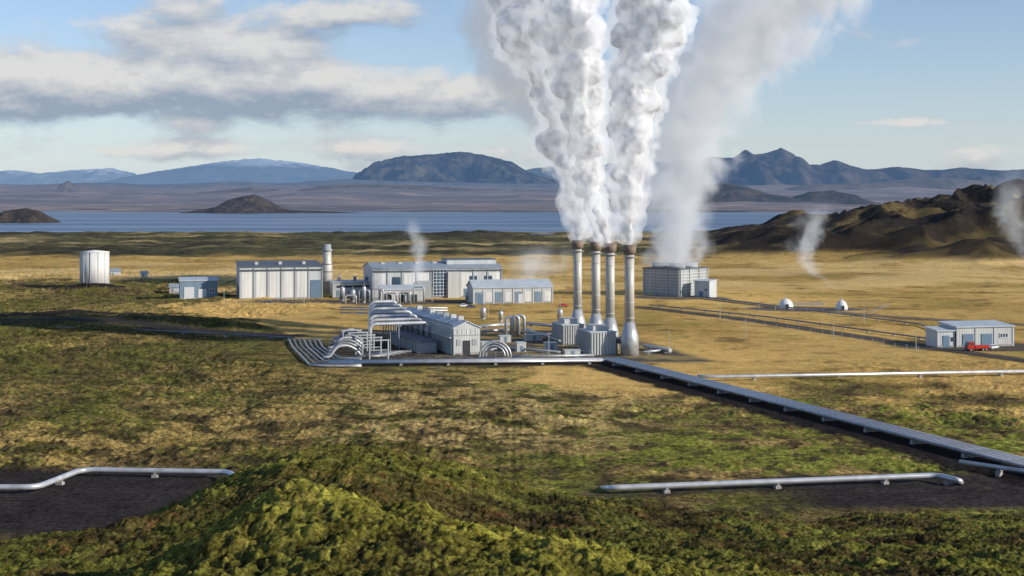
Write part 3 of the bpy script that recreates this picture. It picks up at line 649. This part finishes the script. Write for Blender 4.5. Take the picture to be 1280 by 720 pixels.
def fence(label,pts,hh=2.2,sp=5):
    o=pts[0];e=empty('fence',o);top(e,label,'fence')
    r=B();n=0
    for i in range(len(pts)-1):
        a=pts[i]-o;b_=pts[i+1]-o;ln=(b_-a).length;d=(b_-a)/ln
        for zz in (.4,1.2,hh): r.tube([a+V((0,0,zz)),b_+V((0,0,zz))],.035,0,5)
        k=0
        while k<ln and n<60:
            p=a+d*k;q=B().box(-.06,.06,-.06,.06,-.3,hh+.15).obj('post',M_lgrey,e);q.location=p;k+=sp;n+=1
    r.obj('rail',M_grey,e)
fence('thin wire fence around the gravel yard',[site(600,449),site(742,447),site(744,446)])
fence('thin wire fence beside the service road',[site(905,402),site(1040,420),site(1150,440)],1.6,7)
fence('thin wire fence around a wellhead',[site(930,388),site(1090,392),site(1110,384),site(965,379)],1.6,7)

def lamp(u,v,first=[None]):
    p=site(u,v)
    if first[0] is None:
        e=empty('street_lamp',p);top(e,'slender grey lamp post with short arm','lamp post',group='lamp posts around the plant')
        B().lathe([(.14,-.3),(.08,7)],seg=8).obj('post',M_lgrey,e);B().tube([V((0,0,6.9)),V((0,-.2,7.2)),V((0,-1.2,7.3))],.05,0,6).obj('arm',M_lgrey,e);B().box(-.15,.15,-1.7,-1.1,7.25,7.4).obj('lamp_head',M_grey,e);first[0]=e
    else: copy_thing(first[0],p)
for u,v in ((686,444),(836,441),(932,424),(1042,427),(1145,441),(900,398),(610,396),(700,392),(540,378),(380,380),(280,383),(1080,404),(760,383),(488,443)): lamp(u,v)

for (u,v,w) in ((984,386,3.4),(1054,388,2.7)):
    p=site(u,v);e=empty('wellhead_dome',(p.x,p.y+3,0));top(e,'small white wellhead dome on gravel','dome',group='white wellhead domes')
    B().lathe([(w,-.2),(w,1.0),(w*.95,2),(w*.8,3),(w*.55,3.9),(w*.25,4.4),(.1,4.5)],seg=16).obj('shell',M_wht,e,True)
    part(e,'door',M_dark,-.6,.6,-w-.15,-w+.3,0,2.1);B().lathe([(.25,4.4),(.25,5.4),(.4,5.4),(.4,5.6)],seg=10).obj('vent',M_steel,e)
p=site(1040,384);B_=B().box(-9,9,0,1.2,-.1,1.1).obj('low_wall',M_conc,None);B_.location=(p.x-10,p.y+12,0);top(B_,'low concrete wall beside the wellheads','wall')

def wheels(e,xs,w,r=.5):
    for x in xs:
        for y in (-.02,w-.28):
            q=B().tube([V((0,0,0)),V((0,.3,0))],r,0,16).obj('wheel',M_tyre,e);q.location=(x,y,r)
            B().tube([V((0,-.01,0)),V((0,.31,0))],r*.5,0,10).obj('rim',M_lgrey,q)
def truck(pos,rot,label):
    e=empty('truck',pos,rot);top(e,label,'truck')
    B().prism([(0,.7),(2.3,.7),(2.3,3.1),(.5,3.1),(.1,2.1),(0,1.9)],'y',0,2.4).obj('cab',M_red,e)
    B().prism([(.02,2.0),(.42,2.95),(.5,2.95),(.14,2.0)],'y',.2,2.2).obj('windscreen',M_glass,e).location=(-.06,0,0)
    part(e,'side_window',M_glass,.9,1.8,-.03,-.003,2.0,2.8);part(e,'bumper',M_dark,-.15,0,.05,2.35,.5,.9)
    part(e,'headlight',M_wht,-.05,-.004,.15,.5,1.0,1.25);part(e,'headlight',M_wht,-.05,-.004,1.9,2.25,1.0,1.25)
    part(e,'chassis',M_dark,.2,7.6,.5,1.9,.55,.85);part(e,'cargo_bed',M_red,2.6,7.6,0,2.4,.9,1.9)
    wheels(e,(1.1,5.4,6.5),2.4,.5)
def car(pos,rot,label,mat):
    e=empty('parked_car',pos,rot);top(e,label,'car')
    B().prism([(0,.35),(4.4,.35),(4.4,.85),(3.3,.95),(2.7,1.5),(1.0,1.5),(.3,.98),(0,.9)],'y',0,1.75).obj('body',mat,e)
    B().prism([(3.15,1.0),(2.68,1.42),(1.05,1.42),(.5,1.0)],'y',-.02,1.77).obj('window',M_glass,e);wheels(e,(.85,3.5),1.75,.33)
p=site(1209,439);truck((p.x,p.y-1,0),math.radians(10),'red flatbed truck parked beside the workshop')
p=site(1236,437);car((p.x+1,p.y,0),math.radians(40),'small white car parked by the workshop',M_wht)
M_bcar=simple('blue_paint',(.05,.08,.15),.3)
for (u,v,mt,lb) in ((575,384,M_wht,'white car parked before the long hall'),(583,385,M_bcar,'dark blue car parked before the long hall'),(700,384,M_red,'red car parked near the warehouse'),(150,344,M_wht,'white car parked on the far plain'),(330,379,M_bcar,'dark car parked before the large hall')):
    p=site(u,v);car((p.x,p.y,ground_z(p.x,p.y)+.02),math.radians(random.choice((5,20,185))),lb,mt)

# ---------------------------------------------------------------- steam
def steam_mat():
    m,nt,b=newmat('dense_steam');N=nt.nodes;L=nt.links
    N.remove(b)
    d=N.new('ShaderNodeBsdfDiffuse');d.inputs['Color'].default_value=(.70,.71,.73,1);t=N.new('ShaderNodeBsdfTranslucent');t.inputs['Color'].default_value=(.7,.72,.75,1)
    mx=N.new('ShaderNodeMixShader');mx.inputs[0].default_value=.25;L.new(d.outputs[0],mx.inputs[1]);L.new(t.outputs[0],mx.inputs[2])
    L.new(mx.outputs[0],N['Material Output'].inputs['Surface']);return m
def volnodes(name):
    m,nt,b=newmat(name);N=nt.nodes;L=nt.links;N.remove(b)
    def Mt(op,a,b_=None,c=None):
        n=N.new('ShaderNodeMath');n.operation=op
        for i,x in enumerate((a,b_,c)):
            if x is None:continue
            if isinstance(x,(int,float)):n.inputs[i].default_value=x
            else:L.new(x,n.inputs[i])
        return n.outputs[0]
    v=N.new('ShaderNodeVolumePrincipled');v.inputs['Color'].default_value=(1,1,1,1)
    L.new(v.outputs[0],N['Material Output'].inputs['Volume'])
    return m,N,L,Mt,v
def veil_mat():
    m,N,L,Mt,v=volnodes('steam_veil')
    v.inputs['Emission Color'].default_value=(.96,.97,1,1)
    tc=N.new('ShaderNodeTexCoord')
    no=N.new('ShaderNodeTexNoise');no.inputs['Scale'].default_value=.22;no.inputs['Detail'].default_value=5;no.inputs['Distortion'].default_value=.5;L.new(tc.outputs['Object'],no.inputs['Vector'])
    mr=N.new('ShaderNodeMapRange');mr.interpolation_type='SMOOTHSTEP';mr.inputs['From Min'].default_value=.36;mr.inputs['From Max'].default_value=.62;mr.inputs['To Min'].default_value=.02;mr.inputs['To Max'].default_value=.19;L.new(no.outputs['Fac'],mr.inputs['Value'])
    L.new(mr.outputs[0],v.inputs['Density']);L.new(Mt('MULTIPLY',mr.outputs[0],.46),v.inputs['Emission Strength']);return m  # added emission replaces light bounced around inside the steam
def steam_vol(name,K,dens,glow,nscale,namp,e0,e1,gcol=(.90,.94,1),rs=1.0,detail=5,stretch=(1,1,.85),fade=None):
    """density falls off away from the plume's axis and is broken up by turbulence.
    K: knots (centre relative to plume base, radius) ordered by height. glow = emission added in place of light scattered many times in droplets"""
    m,N,L,Mt,v=volnodes(name)
    v.inputs['Emission Color'].default_value=(*gcol,1)
    tc=N.new('ShaderNodeTexCoord');sx=N.new('ShaderNodeSeparateXYZ');L.new(tc.outputs['Object'],sx.inputs[0])
    zmax=K[-1][0].z;t=Mt('DIVIDE',sx.outputs[2],zmax)
    def curve(vals):
        lo,hi=min(vals),max(vals);rg=max(hi-lo,1e-3)
        fc=N.new('ShaderNodeFloatCurve');c=fc.mapping.curves[0]
        ts=[k[0].z/zmax for k in K]
        c.points[0].location=(0,(vals[0]-lo)/rg);c.points[1].location=(1,(vals[-1]-lo)/rg)
        for a,y in list(zip(ts,vals))[1:-1]: c.points.new(a,(y-lo)/rg)
        fc.mapping.update();L.new(t,fc.inputs['Value']);return Mt('MULTIPLY_ADD',fc.outputs[0],rg,lo)
    cx=curve([k[0].x for k in K]);r=curve([k[1]*rs for k in K])
    dx=Mt('SUBTRACT',sx.outputs[0],cx);dist=Mt('SQRT',Mt('ADD',Mt('MULTIPLY',dx,dx),Mt('MULTIPLY',sx.outputs[1],sx.outputs[1])))
    q=Mt('SUBTRACT',1.0,Mt('DIVIDE',dist,r))
    mp=N.new('ShaderNodeMapping');mp.inputs['Scale'].default_value=stretch;L.new(tc.outputs['Object'],mp.inputs[0])
    no=N.new('ShaderNodeTexNoise');no.inputs['Scale'].default_value=nscale;no.inputs['Detail'].default_value=detail;no.inputs['Roughness'].default_value=.6;no.inputs['Distortion'].default_value=.5;L.new(mp.outputs[0],no.inputs['Vector'])
    f=Mt('MULTIPLY_ADD',Mt('SUBTRACT',no.outputs['Fac'],.5),namp,q)
    mr=N.new('ShaderNodeMapRange');mr.interpolation_type='SMOOTHSTEP';mr.inputs['From Min'].default_value=e0;mr.inputs['From Max'].default_value=e1;mr.inputs['To Max'].default_value=dens;L.new(f,mr.inputs['Value'])
    den=mr.outputs[0]
    if fade:
        fd=N.new('ShaderNodeMapRange');fd.interpolation_type='SMOOTHSTEP';fd.inputs['From Min'].default_value=fade;fd.inputs['From Max'].default_value=.97;fd.inputs['To Min'].default_value=1;fd.inputs['To Max'].default_value=0;L.new(t,fd.inputs['Value']);den=Mt('MULTIPLY',den,fd.outputs[0])
    L.new(den,v.inputs['Density']);L.new(Mt('MULTIPLY',den,glow),v.inputs['Emission Strength'])
    return m
def knots(path,D):
    s=D/F;K=[(air(u,v,D),r*s) for u,v,r in path];o=K[0][0].copy()
    return [(c-o,r) for c,r in K],o
def container(K,grow):
    b_=B();pts=[k[0] for k in K];P=[];R=[]
    for i in range(len(pts)-1):
        for k in range(4):
            t=k/4;P.append(pts[i].lerp(pts[i+1],t));R.append((K[i][1]*(1-t)+K[i+1][1]*t)*grow)
    P.append(pts[-1]);R.append(K[-1][1]*grow)
    seg=28;vs=[];n=len(P)
    for p,r in zip(P,R):
        for k in range(seg):
            a=2*math.pi*k/seg;vs.append((p.x+r*math.cos(a),p.y+r*math.sin(a),p.z))
    fs=[(i*seg+k,i*seg+(k+1)%seg,(i+1)*seg+(k+1)%seg,(i+1)*seg+k) for i in range(n-1) for k in range(seg)]
    fs.append(tuple(range(seg))[::-1]);fs.append(tuple((n-1)*seg+k for k in range(seg)))
    b_.add(vs,fs);return b_
def hull(path,D,scale,voxel,disp,seed,per=5,rr=.62,jit=.5,grow=0):
    rnd=random.Random(seed);s=D/F
    K=[(air(u,v,D),r*s) for u,v,r in path]
    bm=bmesh.new()
    for i in range(len(K)-1):
        a,ra=K[i];b_,rb=K[i+1];ln=(b_-a).length;n=max(1,int(ln/((ra+rb)*.2)))
        for k in range(n):
            t=k/n;c=a.lerp(b_,t);r=ra+(rb-ra)*t
            bmesh.ops.create_icosphere(bm,subdivisions=2,radius=r*.62+grow*.5,matrix=Matrix.Translation(c))
            for j in range(per):
                d=V((rnd.gauss(0,1),rnd.gauss(0,1),rnd.gauss(0,1))).normalized()*r*jit*rnd.uniform(.6,1.5)
                q=r*rr*rnd.uniform(.4,1.0)*scale
                bmesh.ops.create_icosphere(bm,subdivisions=2,radius=q+grow*min(1,t+i),matrix=Matrix.Translation(c+d))
    me=bpy.data.meshes.new('tmp');bm.to_mesh(me);bm.free()
    o=bpy.data.objects.new('tmp',me);COL.objects.link(o)
    md=o.modifiers.new('r','REMESH');md.mode='VOXEL';md.voxel_size=voxel;md.use_smooth_shade=True
    dg=bpy.context.evaluated_depsgraph_get();me2=bpy.data.meshes.new_from_object(o.evaluated_get(dg))
    bpy.data.objects.remove(o)
    n=len(me2.vertices);co=np.zeros(n*3);me2.vertices.foreach_get('co',co);co=co.reshape(-1,3)
    no=np.zeros(n*3);me2.vertices.foreach_get('normal',no);no=no.reshape(-1,3)
    zb=K[0][0].z
    amp=np.clip((co[:,2]-zb)/25,.12,1)
    a=0
    for (sc_,w) in disp:
        a=a+w*(np.abs(perlin3(co/sc_+seed*3.1,seed))*2.2-.5)
    co=co+no*(a*amp)[:,None]
    org=K[0][0];co=co-np.array(org)
    me2.vertices.foreach_set('co',co.astype(np.float32).ravel());me2.update()
    me2.polygons.foreach_set('use_smooth',[True]*len(me2.polygons))
    return me2,org
M_steam=steam_mat();M_veil=veil_mat()
def dense_plume(label,path,D,seed):
    core=[(u,v,r*.88) for k,(u,v,r) in enumerate(path)]
    me,org=hull(core,D,1,.6,((10,1.9),(5,1.0),(2.4,.4),(1.2,.15)),seed)
    me.materials.clear();me.materials.append(M_steam)
    e=empty('steam_plume',org);top(e,label,'steam',group='white steam plumes from the stacks')
    o=bpy.data.objects.new('steam_core',me);COL.objects.link(o);o.parent=e
    me,_=hull(core,D,1,.9,((10,3.0),(5,2.0),(2.4,.9)),seed,grow=3.2)
    me.materials.clear();me.materials.append(M_veil)
    o=bpy.data.objects.new('steam_veil',me);COL.objects.link(o);o.parent=e
dense_plume('dense white steam plume billowing from a stack',[(722,300,6),(724,288,10),(725,270,18),(722,245,25),(718,215,32),(716,182,40),(708,145,50),(697,108,60),(686,62,68),(678,15,72),(670,-40,74)],505,1)
dense_plume('dense white steam plume leaning and merging',[(745,302,6),(748,290,9),(744,265,14),(737,235,20),(731,195,28),(726,155,37),(720,110,46),(712,65,53),(706,15,58),(702,-40,60)],487,2)
dense_plume('short white steam plume merging with others',[(760,304,6),(758,292,8),(752,278,10),(746,262,12)],471,3)
dense_plume('thick bright steam plume from a tall stack',[(787,306,6),(785,292,9),(786,268,16),(789,238,24),(788,200,34),(783,165,39),(786,125,42),(800,88,47),(808,45,52),(814,0,56),(818,-40,58)],453,4)
def soft_plume(label,path,D,seed,dens,glow,nscale,namp=2.0,e0=0.05,e1=.75,rs=1.1,grp=None,gcol=(.88,.93,1),fade=.45):
    K,org=knots(path,D)
    mt=steam_vol('soft_steam',K,dens,glow,nscale,namp,e0,e1,gcol,rs,fade=fade)
    o=container(K,1.5).obj('steam_plume',mt);o.location=org;top(o,label,'steam',group=grp)
soft_plume('broad translucent grey steam plume above cooling tower',[(842,332,32),(843,305,36),(848,265,42),(852,220,48),(858,180,56),(870,140,64),(890,100,72),(922,60,82),(960,20,92),(995,-25,98)],738,21,.095,.25,.06,3.0,-.1,.75,1.1,fade=None)
soft_plume('greyish ragged steam edge drifting from stacks',[(680,175,14),(660,130,38),(646,85,54),(640,40,58),(644,-10,56),(652,-50,54)],512,22,.13,.24,.07,2.6,-.05,.7,fade=None)
soft_plume('thin wisp of steam rising from a wellhead',[(1044,362,4),(1030,350,9),(1012,335,15),(1004,315,20),(1012,290,24),(1022,262,28),(1030,240,32)],740,23,.075,.38,.13,3.0,.2,1.1)
soft_plume('small steam puff above the long hall',[(517,355,12),(522,335,14),(524,318,14),(520,300,14),(515,282,14),(512,260,14)],700,24,.085,.42,.15,3.0,.15,1.0)
soft_plume('faint steam drifting before dark hills',[(1290,335,16),(1275,300,22),(1262,262,28),(1270,225,34),(1275,195,40)],900,25,.028,.38,.08,3.0,.15,1.1)
soft_plume('faint low steam drifting behind the warehouse',[(655,356,22),(662,342,34),(668,328,46),(676,314,56),(684,300,62)],830,26,.022,.40,.07,2.6,.1,1.0,fade=.35)

# ---------------------------------------------------------------- light
az=math.radians(113);el=math.radians(22)
Sd=V((math.sin(az)*math.cos(el),math.cos(az)*math.cos(el),math.sin(el)))
ld=bpy.data.lights.new('sun','SUN');ld.energy=4.9;ld.angle=math.radians(.5);ld.color=(1,.91,.77)
lo=bpy.data.objects.new('sun',ld);lo.rotation_euler=Sd.to_track_quat('Z','Y').to_euler();lo.location=(300,-100,200);COL.objects.link(lo)
w=bpy.data.worlds.new('World');sc.world=w;w.use_nodes=True;nt=w.node_tree;N=nt.nodes;L=nt.links
bg=N['Background'];sky=N.new('ShaderNodeTexSky');sky.sky_type='NISHITA';sky.sun_disc=False;sky.sun_elevation=el;sky.sun_rotation=az;sky.altitude=100;sky.air_density=1.0;sky.dust_density=.1;sky.ozone_density=3.0
tint=N.new('ShaderNodeMixRGB');tint.blend_type='MULTIPLY';tint.inputs[0].default_value=1;tint.inputs[2].default_value=(1.08,1.04,1.13,1);L.new(sky.outputs[0],tint.inputs[1])
L.new(tint.outputs[0],bg.inputs['Color']);bg.inputs['Strength'].default_value=.12
tc=N.new('ShaderNodeTexCoord');sx=N.new('ShaderNodeSeparateXYZ');L.new(tc.outputs['Generated'],sx.inputs[0])
def M(op,a,b_=None,c=None):
    n=N.new('ShaderNodeMath');n.operation=op
    for i,x in enumerate((a,b_,c)):
        if x is None:continue
        if isinstance(x,(int,float)):n.inputs[i].default_value=x
        else:L.new(x,n.inputs[i])
    return n.outputs[0]
A=M('ARCTAN2',sx.outputs[0],sx.outputs[1]);E=M('ARCSINE',sx.outputs[2])
def cloudnoise(dE,scale,sy,seed,det=11,rough=.6,dist=.1):
    cb=N.new('ShaderNodeCombineXYZ');L.new(A,cb.inputs[0]);L.new(M('MULTIPLY',M('ADD',E,dE),sy),cb.inputs[1]);cb.inputs[2].default_value=seed
    n=N.new('ShaderNodeTexNoise');n.inputs['Scale'].default_value=scale;n.inputs['Detail'].default_value=det;n.inputs['Roughness'].default_value=rough;n.inputs['Distortion'].default_value=dist;L.new(cb.outputs[0],n.inputs['Vector']);return n.outputs['Fac']
BL=((400,116,260,32,.46),(60,104,210,36,.46),(300,90,150,28,.24),(560,120,130,34,.34),(230,20,80,44,.42),(330,62,130,24,.30),(90,40,80,20,.12),(430,18,90,16,.30),(130,192,230,14,.32),(420,186,190,12,.24),(30,134,90,16,.20),(560,10,80,40,.16),(1100,157,120,6,.34),(1230,192,90,9,.18),(1130,60,160,50,-.14),(1200,100,200,40,-.08),(-400,90,300,60,.25),(1700,110,300,40,.25))
def field(dE,seed):
    bl=None
    for (u,v,su,sv,amp) in BL:
        a0=math.atan((u-640)/F);e0=math.atan((250-v)/F)
        x=M('DIVIDE',M('SUBTRACT',A,a0),su/F);y=M('DIVIDE',M('SUBTRACT',M('ADD',E,dE),e0),sv/F)
        q=M('MULTIPLY',M('EXPONENT',M('MULTIPLY',M('ADD',M('MULTIPLY',x,x),M('MULTIPLY',y,y)),-1)),amp)
        bl=q if bl is None else M('ADD',bl,q)
    n=M('MULTIPLY_ADD',M('SUBTRACT',cloudnoise(dE,11,2.0,seed),.5),1.6,.47)
    return M('ADD',n,bl)
d0=field(0,5.3);d1=field(.010,5.3)
mr=N.new('ShaderNodeMapRange');mr.interpolation_type='SMOOTHSTEP';mr.inputs['From Min'].default_value=.56;mr.inputs['From Max'].default_value=.90;L.new(d0,mr.inputs['Value'])
mask=M('MULTIPLY',mr.outputs[0],.90)
sh=N.new('ShaderNodeMapRange');sh.inputs['From Min'].default_value=-.20;sh.inputs['From Max'].default_value=.24;L.new(M('SUBTRACT',d0,d1),sh.inputs['Value'])
cc=N.new('ShaderNodeValToRGB');cc.color_ramp.elements[0].color=(.31,.38,.49,1);cc.color_ramp.elements[1].color=(.80,.78,.76,1);L.new(sh.outputs[0],cc.inputs[0])
bg2=N.new('ShaderNodeBackground');L.new(cc.outputs[0],bg2.inputs['Color']);bg2.inputs['Strength'].default_value=.92
bgh=N.new('ShaderNodeBackground');bgh.inputs['Color'].default_value=(.56,.66,.77,1);bgh.inputs['Strength'].default_value=.93
hm=M('MULTIPLY',M('EXPONENT',M('MULTIPLY',M('MAXIMUM',E,0),-1/.060)),.9)
m0=N.new('ShaderNodeMixShader');L.new(hm,m0.inputs[0]);L.new(bg.outputs[0],m0.inputs[1]);L.new(bgh.outputs[0],m0.inputs[2])
mxs=N.new('ShaderNodeMixShader');L.new(mask,mxs.inputs[0]);L.new(m0.outputs[0],mxs.inputs[1]);L.new(bg2.outputs[0],mxs.inputs[2]);L.new(mxs.outputs[0],N['World Output'].inputs['Surface'])

# ---------------------------------------------------------------- camera
cd=bpy.data.cameras.new('camera');cd.sensor_width=36;cd.lens=36*F/1280;cd.shift_y=-110/1280;cd.clip_start=1;cd.clip_end=120000
co=bpy.data.objects.new('camera',cd);co.location=(0,0,EYE);co.rotation_euler=(math.pi/2,0,0);COL.objects.link(co);sc.camera=co
